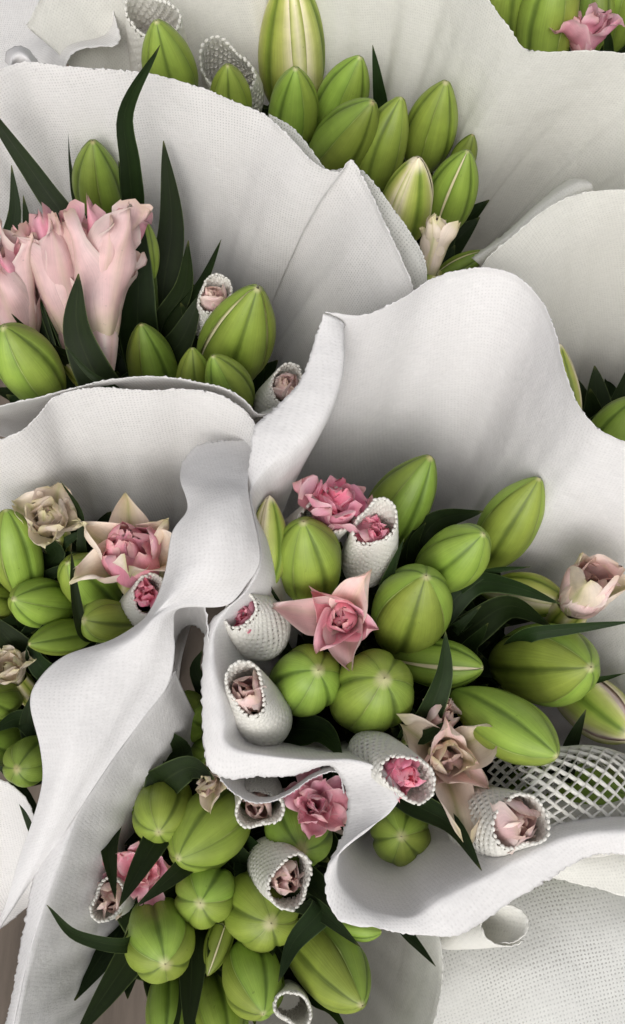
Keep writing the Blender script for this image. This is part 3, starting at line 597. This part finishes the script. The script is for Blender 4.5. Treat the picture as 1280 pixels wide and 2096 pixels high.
def filler_leaves():
    meshes = []
    for s in range(5):
        rs = np.random.RandomState(s + 70); L = .11 + .02 * s / 4
        cl = np.array([[0, L * .5 * v ** 1.6 * (.5 + .3 * s / 4), L * v * (1 - .25 * v)] for v in np.linspace(0, 1, 18)])
        V, uv = leaf_grid(cl, .026, lambda p: np.array([0, -1.0, .3]), .25, seed=s)
        o = mesh_obj('leaf', V, grid_faces(18, 9), M['leaf'], None, uv); meshes.append(o.data); bpy.data.objects.remove(o)
    rs = np.random.RandomState(5)
    for key, px, root, st in REG:
        for k in range(14):
            q = st[rs.randint(2, 9)]
            if q[2] > GZ - .13: q = st[6]
            c = FOOT[key][:2] - q[:2]; az = math.atan2(c[1], c[0]) - math.pi / 2 + rs.uniform(-1.9, 1.9)
            o = bpy.data.objects.new('leaf', meshes[rs.randint(5)]); COL.objects.link(o); o.parent = root
            o.location = tuple(q); o.rotation_euler = (rs.uniform(-.25, .25), rs.uniform(-.25, .25), az)
            hgt = min(GZ - .06 - q[2], .16) / .10; o.scale = (1.4, 1.1, max(.4, min(1.5, hgt)))

exec_data = True
# ------------------------------------------------------------------ A: cluster of long buds
bud('A', 320, 42, 345, 135, 104, .05, 'long green bud in front of the blunt pinkish foam sleeve', 'p', 'bud')
bud('A', 466, 133, 472, 200, 82, .03, 'short green bud poking out of a lacy open foam net', 'p', 'bud')
bud('A', 592, -70, 600, 105, 135, .03, 'very long half open bud striped cream and green', 'p', 'bud_open', .55, .0, 2.9)
bud('A', 606, 139, 598, 232, 100, .01, 'upright green bud in front of the half open striped bud', 'p')
bud('A', 738, 116, 702, 205, 98, .0, 'green bud leaning toward the dark upright leaf, behind a broad bud', 'p')
bud('A', 764, 208, 703, 288, 116, .02, 'broad green bud resting against the porous paper edge', 'p', 'bud_olive')
bud('A', 822, 198, 790, 300, 96, .015, 'slim ridged bud just below the dark upright leaf', 'p')
bud('A', 914, 166, 886, 262, 102, .01, 'tall smooth bud standing against the bare pale back sheet', 'p')
bud('A', 968, 275, 948, 322, 52, -.02, 'small dark bud half hidden behind the cream margined bud', 'p', 'bud_olive')
bud('A', 856, 322, 836, 412, 104, .03, 'half open bud with a cream white tip beside the cream margined bud', 'p', 'bud_open', .35, .02)
bud('A', 958, 308, 926, 400, 98, .015, 'green bud with a thin cream margin at its tip', 'p', 'bud', .18)
flower('A', 895, 485, 872, 580, .01, .036, 'frill', 'half open bloom of cream white petals at the paper edge below the long buds')
bud('A', 1000, 514, 938, 548, 46, -.03, 'small bud lying sideways by the rolled paper strip', 'p', 'bud_olive', .2)
sleeve('A', 312, 34, 345, 190, .02, 92, 128, 'blunt pinkish foam sleeve standing behind the long green bud', 'pale bloom sunk in the blunt pinkish foam sleeve', L=.085, hb=.2, ht=.08, tilt=.2, inner='palebud', S=.02, sink=.03)
sleeve('A', 462, 140, 488, 215, -.01, 96, 124, 'lacy foam net collar round the short green bud', '', L=.06, hb=.5, ht=.45, tilt=.4, inner=None)
leaf('A', [(778, 230), (774, 170), (763, 92)], 46, -.05, .0)
leaf('A', [(240, 190), (215, 150), (188, 133)], 20, -.05, -.02)

# ------------------------------------------------------------------ F: corner bunch
bud('F', 1050, -110, 1042, 10, 118, .03, 'fat green bud rising over the rim of the tall back sheet', 'n')
bud('F', 1148, -90, 1124, 45, 116, .035, 'bright green bud beside a pink petal beyond the tall back sheet', 'n')
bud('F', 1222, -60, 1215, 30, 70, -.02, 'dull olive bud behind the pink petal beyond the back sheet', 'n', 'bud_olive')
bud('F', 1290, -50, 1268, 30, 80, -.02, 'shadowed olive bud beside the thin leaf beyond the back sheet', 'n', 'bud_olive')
flower('F', 1196, 40, 1196, 130, .0, .034, 'mauve', 'pink bloom peeping over the rim of the tall back sheet', rb=.25)
leaf('F', [(1245, 120), (1245, 80), (1228, 20)], 34, -.05, -.01)

# ------------------------------------------------------------------ G: behind the central bunch
bud('G', 1146, 703, 1166, 790, 40, -.01, 'narrow yellow bud slipping behind the central wrap', 'p', 'bud_open', .3)
bud('G', 1310, 815, 1262, 900, 112, -.02, 'round green bud tucked behind the central wrap rim', 'n')

# ------------------------------------------------------------------ B: pale pink blooms
bud('B', 190, 288, 205, 375, 98, .02, 'upright green bud between dark leaves above the pale pink blooms', 'p', 'bud_olive')
bud('B', 299, 452, 306, 515, 42, .01, 'slender yellow green bud behind a broad dark leaf', 'p', 'bud', .2)
bud('B', 8, 668, 62, 752, 118, .05, 'fat green bud lying in front of the pale pink blooms', 'n')
bud('B', 288, 663, 308, 750, 98, .0, 'green bud with a nipple tip between dark leaves below the pale blooms', 'p', 'bud_olive')
bud('B', 528, 588, 482, 690, 142, .025, 'large ribbed bud just splitting at a cream tip', 'p', 'bud', .16, .05)
bud('B', 394, 712, 398, 775, 72, .01, 'small pale green bud at the foot of the large ribbed bud', 'p')
bud('B', 436, 728, 462, 795, 92, .02, 'pale green bud tucked against the large ribbed bud at the paper lip', 'p')
bud('B', 122, 732, 190, 782, 58, .0, 'slim half open bud with pinkish stripes by the paper lip', 'p', 'bud_open', .5)
flower('B', 22, 560, 55, 720, .03, .056, 'tall', 'pale pink double bloom cut off by the frame beside a fat bud', rb=.16)
flower('B', 112, 528, 165, 720, .03, .060, 'tall', 'pale pink double bloom with arching petals just behind the pointed leaf', rb=.16)
flower('B', 208, 520, 205, 720, .035, .064, 'tall', 'tallest pale pink double bloom rising beside the slender yellow green bud', rb=.16)
sleeve('B', 440, 600, 425, 690, -.01, 62, 80, 'foam sleeve half hidden behind the large ribbed bud', 'pale frilled bloom in the sleeve behind the large ribbed bud', L=.05, hb=.4, S=.02, inner='palebud', sink=.0)
sleeve('B', 588, 788, 545, 850, .0, 66, 84, 'foam sleeve peeping over the paper lip below the large ribbed bud', 'cream bloom in the sleeve peeping over the paper lip', L=.05, hb=.3, S=.02, inner='palebud', sink=-.004)
sleeve('B', 78, 360, 105, 480, -.03, 46, 62, 'thin strip of foam net between dark leaves by the frame edge', '', L=.06, hb=.35, inner=None)
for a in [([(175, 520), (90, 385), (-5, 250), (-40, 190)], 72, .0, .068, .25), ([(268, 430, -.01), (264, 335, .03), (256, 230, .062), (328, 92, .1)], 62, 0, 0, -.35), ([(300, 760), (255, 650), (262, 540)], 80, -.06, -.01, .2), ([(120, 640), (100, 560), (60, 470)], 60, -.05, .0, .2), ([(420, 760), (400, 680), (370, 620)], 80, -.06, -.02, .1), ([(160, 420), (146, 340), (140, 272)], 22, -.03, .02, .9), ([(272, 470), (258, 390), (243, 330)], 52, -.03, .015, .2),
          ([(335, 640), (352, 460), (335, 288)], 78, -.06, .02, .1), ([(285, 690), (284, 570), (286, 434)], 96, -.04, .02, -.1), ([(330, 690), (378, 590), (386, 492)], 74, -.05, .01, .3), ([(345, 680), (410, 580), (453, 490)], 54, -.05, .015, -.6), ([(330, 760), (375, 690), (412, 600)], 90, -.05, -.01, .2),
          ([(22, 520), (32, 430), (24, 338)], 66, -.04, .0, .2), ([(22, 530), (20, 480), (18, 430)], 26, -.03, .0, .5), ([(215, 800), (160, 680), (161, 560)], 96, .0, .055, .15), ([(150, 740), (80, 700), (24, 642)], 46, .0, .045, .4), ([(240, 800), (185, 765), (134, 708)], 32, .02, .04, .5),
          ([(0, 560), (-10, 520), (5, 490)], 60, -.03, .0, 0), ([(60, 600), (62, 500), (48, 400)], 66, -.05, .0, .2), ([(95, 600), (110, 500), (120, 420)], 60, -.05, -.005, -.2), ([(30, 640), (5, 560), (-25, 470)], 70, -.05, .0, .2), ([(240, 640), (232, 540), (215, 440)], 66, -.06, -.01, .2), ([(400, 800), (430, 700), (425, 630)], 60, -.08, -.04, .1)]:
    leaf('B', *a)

# ------------------------------------------------------------------ C: beside the twisted lip
bud('C', 12, 1042, 36, 1135, 100, .0, 'tall green bud beside the cream folded bloom', 'n')
bud('C', 27, 1226, 88, 1233, 96, -.01, 'plump bud pointing sideways above a smaller sideways bud', 'n')
bud('C', 138, 1150, 186, 1198, 102, -.01, 'green bud partly wrapped by a thin leaf below the pink and cream bloom', 'n')
bud('C', 170, 1268, 222, 1272, 80, -.005, 'small round bud touching the twisted paper lip', 'b')
bud('C', 58, 1318, 125, 1306, 70, -.02, 'shaded bud squeezed under the plump sideways bud', 'p', 'bud_olive')
bud('C', -30, 1222, -5, 1228, 76, -.02, 'green bud cut by the frame beside the plump sideways bud', 'n', 'bud_olive')
bud('C', -30, 1425, -2, 1425, 80, -.03, 'shaded bud under the small cream bloom at the frame edge', 'n', 'bud_olive')
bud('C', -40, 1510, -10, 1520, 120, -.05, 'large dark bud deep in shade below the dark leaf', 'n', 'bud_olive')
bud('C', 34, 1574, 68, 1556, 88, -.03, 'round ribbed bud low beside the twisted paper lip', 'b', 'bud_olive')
flower('C', 95, 1048, 108, 1090, -.005, .031, 'creamcup', 'cream folded double bloom against the smooth white sheet')
flower('C', 262, 1115, 285, 1175, .01, .044, 'cup', 'mauve pink bloom with cream curling outer petals beside the twisted lip')
flower('C', 15, 1362, 40, 1395, -.04, .022, 'creamcup', 'small cream bloom low in the shade by the frame edge')
sleeve('C', 302, 1215, 268, 1262, .0, 62, 76, 'foam sleeve tucked under the mauve and cream bloom at the twisted lip', 'red pink bloom in the sleeve at the twisted lip', L=.055, hb=.35, S=.018, sink=.0)
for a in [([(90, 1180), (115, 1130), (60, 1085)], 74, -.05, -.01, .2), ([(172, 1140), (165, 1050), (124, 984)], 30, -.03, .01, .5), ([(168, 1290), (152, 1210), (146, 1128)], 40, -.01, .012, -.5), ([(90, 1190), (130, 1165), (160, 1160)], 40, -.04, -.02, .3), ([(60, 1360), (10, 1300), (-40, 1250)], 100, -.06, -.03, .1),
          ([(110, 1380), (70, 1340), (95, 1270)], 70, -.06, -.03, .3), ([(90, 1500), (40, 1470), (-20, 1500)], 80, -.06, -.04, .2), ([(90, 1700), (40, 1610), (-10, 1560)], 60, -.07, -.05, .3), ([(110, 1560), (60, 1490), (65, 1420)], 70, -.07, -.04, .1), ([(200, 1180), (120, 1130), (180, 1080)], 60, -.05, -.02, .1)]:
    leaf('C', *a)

# ------------------------------------------------------------------ D: central bunch
bud('D', 882, 933, 822, 1030, 122, .0, 'long bud leaning behind the beaded foam mouth toward the white sheet', 'p', 'bud_olive')
bud('D', 1104, 978, 1046, 1072, 112, .005, 'tall bright bud standing above a dark arching leaf', 'p')
bud('D', 990, 1092, 922, 1142, 116, .01, 'smooth oval bud overlapping the tall bright bud', 'n')
bud('D', 552, 1014, 548, 1110, 80, .02, 'yellowish half open bud squeezed against the paper rim', 'p', 'bud_open', .3)
bud('D', 622, 1068, 628, 1150, 128, .03, 'big upright bud below the bright pink bloom', 'n')
bud('D', 872, 1178, 838, 1250, 150, .015, 'largest plump bud beside the open pink star shaped bloom', 'n')
bud('D', 652, 1372, 616, 1395, 126, .005, 'ribbed bud seen tip on, next to the foam sleeve with a peach bloom', 'b')
bud('D', 788, 1388, 752, 1420, 150, .01, 'wide ribbed bud seen tip on with a cream star tip', 'b')
bud('D', 990, 1368, 895, 1355, 96, -.02, 'half split bud behind the small upright leaf', 'n', 'bud', .25, .05)
bud('D', 1210, 1366, 1108, 1362, 158, .0, 'large bud lying sideways above another sideways bud', 'n')
bud('D', 1142, 1548, 1036, 1484, 124, .015, 'sideways bud resting above the wide open foam net', 'n')
bud('D', 1166, 1236, 1078, 1222, 84, -.034, 'split green bud with cream tip beside the blush cup bloom', 'n', 'bud_open', .35, .08)
bud('D', 822, 1712, 816, 1704, 112, -.03, 'round bud seen tip on deep inside the curled paper pocket', 'b')
bud('D', 1300, 1510, 1212, 1438, 112, -.03, 'dull bud with a blush side behind the large sideways bud', 'n', 'bud_open', .3, core='blush')
bud('D', 1290, 1630, 1150, 1640, 165, -.035, 'green bud seen through the wide open foam net', 'n', 'bud')
flower('D', 694, 1020, 655, 1090, .016, .029, 'rose', 'bright pink frilled bloom rising from a foam sleeve', rb=.25)
flower('D', 694, 1272, 712, 1262, .012, .036, 'star', 'open pink star shaped bloom at the middle of the central bunch', rb=.22)
flower('D', 1212, 1190, 1165, 1250, .0, .046, 'bluntcup', 'blush cup bloom with a dark tipped petal against the white sheet', rb=.25)
flower('D', 925, 1560, 900, 1540, .0, .042, 'creamstar', 'cream blush bloom with narrow splayed petals beside the foam mouth', rb=.22)
flower('D', 905, 1462, 880, 1480, -.01, .022, 'palebud', 'tiny folded pink bloom cupped in a dark leaf')
sleeve('D', 672, 1052, 596, 1132, .012, 96, 112, 'lacy foam sleeve beneath the bright pink bloom', '', L=.06, hb=.5, ht=.35, inner=None)
sleeve('D', 770, 1070, 748, 1165, .02, 72, 112, 'foam sleeve with a beaded mouth in front of the long leaning bud', 'small rose bloom deep in the beaded foam mouth', L=.065, hb=.5, ht=.0, tilt=1.0, S=.02, sink=.012)
sleeve('D', 492, 1246, 545, 1296, .025, 62, 138, 'bulging foam sleeve with a narrow slit mouth beside the paper rim', 'rose bloom showing through the narrow slit mouth', L=.05, hb=.55, ht=.0, tilt=.5, S=.02, sink=.010)
sleeve('D', 504, 1408, 545, 1482, .025, 78, 134, 'foam sleeve with a peach bloom in its beaded oval mouth', 'peach bloom peeping from the beaded oval mouth', L=.058, hb=.28, ht=.0, tilt=.9, inner='palebud', S=.022, sink=.004)
sleeve('D', 838, 1592, 750, 1540, .022, 92, 112, 'foam sleeve lying above the curled paper tongue', 'crimson pink bloom in the sleeve lying above the paper tongue', L=.052, hb=.45, ht=.12, tilt=.35, S=.022, sink=.004)
sleeve('D', 1066, 1682, 955, 1685, .018, 116, 165, 'wide mesh foam sleeve with a ragged mouth by the front rim', 'withered blush bloom in the wide mesh sleeve', L=.062, hb=.55, ht=.15, tilt=.4, inner='palebud', S=.028, sink=.0, nth=22, squash=.72)
sleeve('D', 1030, 1632, 1285, 1640, -.012, 165, 212, 'wide open foam net stretched over a green bud', '', L=.075, hb=.66, ht=.66, tilt=.0, inner=None, nth=22, mouth=False)
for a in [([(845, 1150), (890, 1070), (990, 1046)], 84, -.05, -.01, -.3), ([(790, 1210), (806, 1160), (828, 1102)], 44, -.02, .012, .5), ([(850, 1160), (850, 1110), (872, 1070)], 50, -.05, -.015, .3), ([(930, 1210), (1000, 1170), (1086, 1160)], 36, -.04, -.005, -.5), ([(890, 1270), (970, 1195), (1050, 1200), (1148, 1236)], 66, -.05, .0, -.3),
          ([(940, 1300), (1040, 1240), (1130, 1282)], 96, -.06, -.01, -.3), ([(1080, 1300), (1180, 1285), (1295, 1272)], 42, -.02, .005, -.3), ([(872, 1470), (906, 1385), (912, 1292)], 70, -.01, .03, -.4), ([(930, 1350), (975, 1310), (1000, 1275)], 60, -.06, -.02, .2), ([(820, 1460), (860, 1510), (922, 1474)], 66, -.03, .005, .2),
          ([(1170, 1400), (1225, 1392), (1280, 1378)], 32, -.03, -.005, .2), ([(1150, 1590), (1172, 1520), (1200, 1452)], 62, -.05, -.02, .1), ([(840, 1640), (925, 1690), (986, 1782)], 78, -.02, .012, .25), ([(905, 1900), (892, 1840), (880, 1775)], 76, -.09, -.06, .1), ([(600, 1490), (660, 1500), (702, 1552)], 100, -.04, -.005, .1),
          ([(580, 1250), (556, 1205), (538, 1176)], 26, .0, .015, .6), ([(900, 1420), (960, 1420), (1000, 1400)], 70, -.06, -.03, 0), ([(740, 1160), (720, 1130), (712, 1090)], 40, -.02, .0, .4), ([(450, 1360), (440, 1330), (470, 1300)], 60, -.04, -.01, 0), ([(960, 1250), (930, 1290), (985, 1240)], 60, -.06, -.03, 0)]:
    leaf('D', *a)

# ------------------------------------------------------------------ E: low bunch
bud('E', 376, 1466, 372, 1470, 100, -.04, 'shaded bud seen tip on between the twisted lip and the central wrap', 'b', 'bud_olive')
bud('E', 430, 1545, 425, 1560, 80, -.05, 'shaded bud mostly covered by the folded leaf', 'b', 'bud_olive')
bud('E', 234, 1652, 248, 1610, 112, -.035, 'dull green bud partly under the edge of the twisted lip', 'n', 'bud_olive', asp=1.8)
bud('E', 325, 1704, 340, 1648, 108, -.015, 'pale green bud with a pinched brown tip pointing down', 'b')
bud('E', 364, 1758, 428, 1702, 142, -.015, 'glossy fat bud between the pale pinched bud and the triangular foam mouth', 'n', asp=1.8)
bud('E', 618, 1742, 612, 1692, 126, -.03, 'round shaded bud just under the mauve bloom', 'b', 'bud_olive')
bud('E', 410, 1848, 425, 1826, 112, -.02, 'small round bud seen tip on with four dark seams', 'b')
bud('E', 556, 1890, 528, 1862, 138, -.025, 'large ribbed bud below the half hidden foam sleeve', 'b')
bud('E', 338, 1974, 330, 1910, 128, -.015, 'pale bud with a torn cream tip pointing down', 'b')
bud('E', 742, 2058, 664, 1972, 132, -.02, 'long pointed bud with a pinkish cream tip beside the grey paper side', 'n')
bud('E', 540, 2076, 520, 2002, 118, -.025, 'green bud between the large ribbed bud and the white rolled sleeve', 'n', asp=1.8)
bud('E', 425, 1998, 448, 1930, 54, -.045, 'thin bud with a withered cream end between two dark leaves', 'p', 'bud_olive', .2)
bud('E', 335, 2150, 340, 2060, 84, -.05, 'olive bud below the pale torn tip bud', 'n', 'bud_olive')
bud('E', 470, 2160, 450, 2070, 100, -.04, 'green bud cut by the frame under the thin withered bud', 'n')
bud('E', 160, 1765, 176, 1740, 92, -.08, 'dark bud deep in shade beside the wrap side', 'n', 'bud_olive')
bud('E', 782, 1908, 735, 1900, 46, -.035, 'sliver of a yellow green bud under the curled front rim', 'n')
flower('E', 425, 1612, 440, 1585, -.02, .026, 'frill', 'crumpled cream bloom beneath the folded leaf')
flower('E', 652, 1644, 640, 1656, -.038, .024, 'mauve', 'dusky mauve bloom under the paper ruffle')
flower('E', 282, 1790, 300, 1765, -.05, .024, 'mauve', 'pink petals showing between two dark leaves')
sleeve('E', 530, 1655, 530, 1610, -.025, 78, 90, 'triangular foam mouth half under the paper ruffle', 'withered peach bloom in the triangular foam mouth', L=.06, hb=.4, tilt=.2, inner='palebud', S=.02, sink=.008)
sleeve('E', 594, 1806, 545, 1756, -.03, 88, 104, 'shaded foam sleeve between two ribbed buds', 'dusky pink bloom in the shaded foam sleeve', L=.055, hb=.5, tilt=.2, inner='palebud', S=.02, sink=.006)
sleeve('E', 222, 1842, 262, 1820, -.045, 66, 76, 'small beaded foam mouth against the grey wrap side', 'pale pink bloom in the small beaded mouth', L=.05, hb=.3, tilt=.3, inner='palebud', S=.022, sink=.002)
sleeve('E', 602, 2064, 588, 2040, -.045, 64, 70, 'rolled white foam end beside the long pointed bud', '', L=.05, hb=.1, ht=.05, tilt=.1, inner=None)
for a in [([(340, 1620), (375, 1540), (335, 1490)], 90, -.05, -.02, .3), ([(335, 1600), (390, 1570), (440, 1595)], 96, -.03, .0, -.2), ([(240, 1640), (222, 1720), (236, 1840)], 66, -.05, -.012, .2), ([(330, 1700), (285, 1780), (244, 1856)], 80, -.03, .0, -.1), ([(390, 1760), (345, 1800), (278, 1856)], 66, -.03, -.004, .2),
          ([(270, 1930), (160, 1915), (96, 1852)], 40, -.03, .022, .3), ([(330, 1860), (245, 1990), (150, 2130)], 104, -.05, -.02, .3), ([(400, 1900), (392, 2000), (385, 2140)], 90, -.06, -.03, .1), ([(560, 1820), (650, 1860), (738, 1938)], 66, -.04, .0, -.3), ([(660, 1850), (600, 1930), (570, 2010)], 84, -.02, .0, .3),
          ([(640, 2040), (680, 2070), (720, 2130)], 40, -.06, -.03, .2), ([(800, 1880), (845, 1925), (892, 1978)], 46, -.05, -.015, .2), ([(520, 1720), (500, 1790), (530, 1800)], 90, -.07, -.04, 0), ([(470, 1900), (440, 1900), (425, 1960)], 50, -.07, -.045, 0), ([(700, 1800), (680, 1860), (740, 1900)], 80, -.08, -.05, 0), ([(420, 1420), (400, 1370), (415, 1330)], 60, -.07, -.05, 0),
          ([(240, 1760), (180, 1690), (200, 1640)], 80, -.09, -.07, 0), ([(300, 1560), (320, 1500), (300, 1470)], 60, -.07, -.05, 0), ([(180, 1820), (150, 1810), (110, 1812)], 40, -.09, -.07, 0)]:
    leaf('E', *a)
filler_leaves()

# ------------------------------------------------------------------ render
sc.render.engine = 'CYCLES'
sc.render.resolution_x, sc.render.resolution_y = 625, 1024
sc.cycles.max_bounces = 6; sc.cycles.transparent_max_bounces = 8
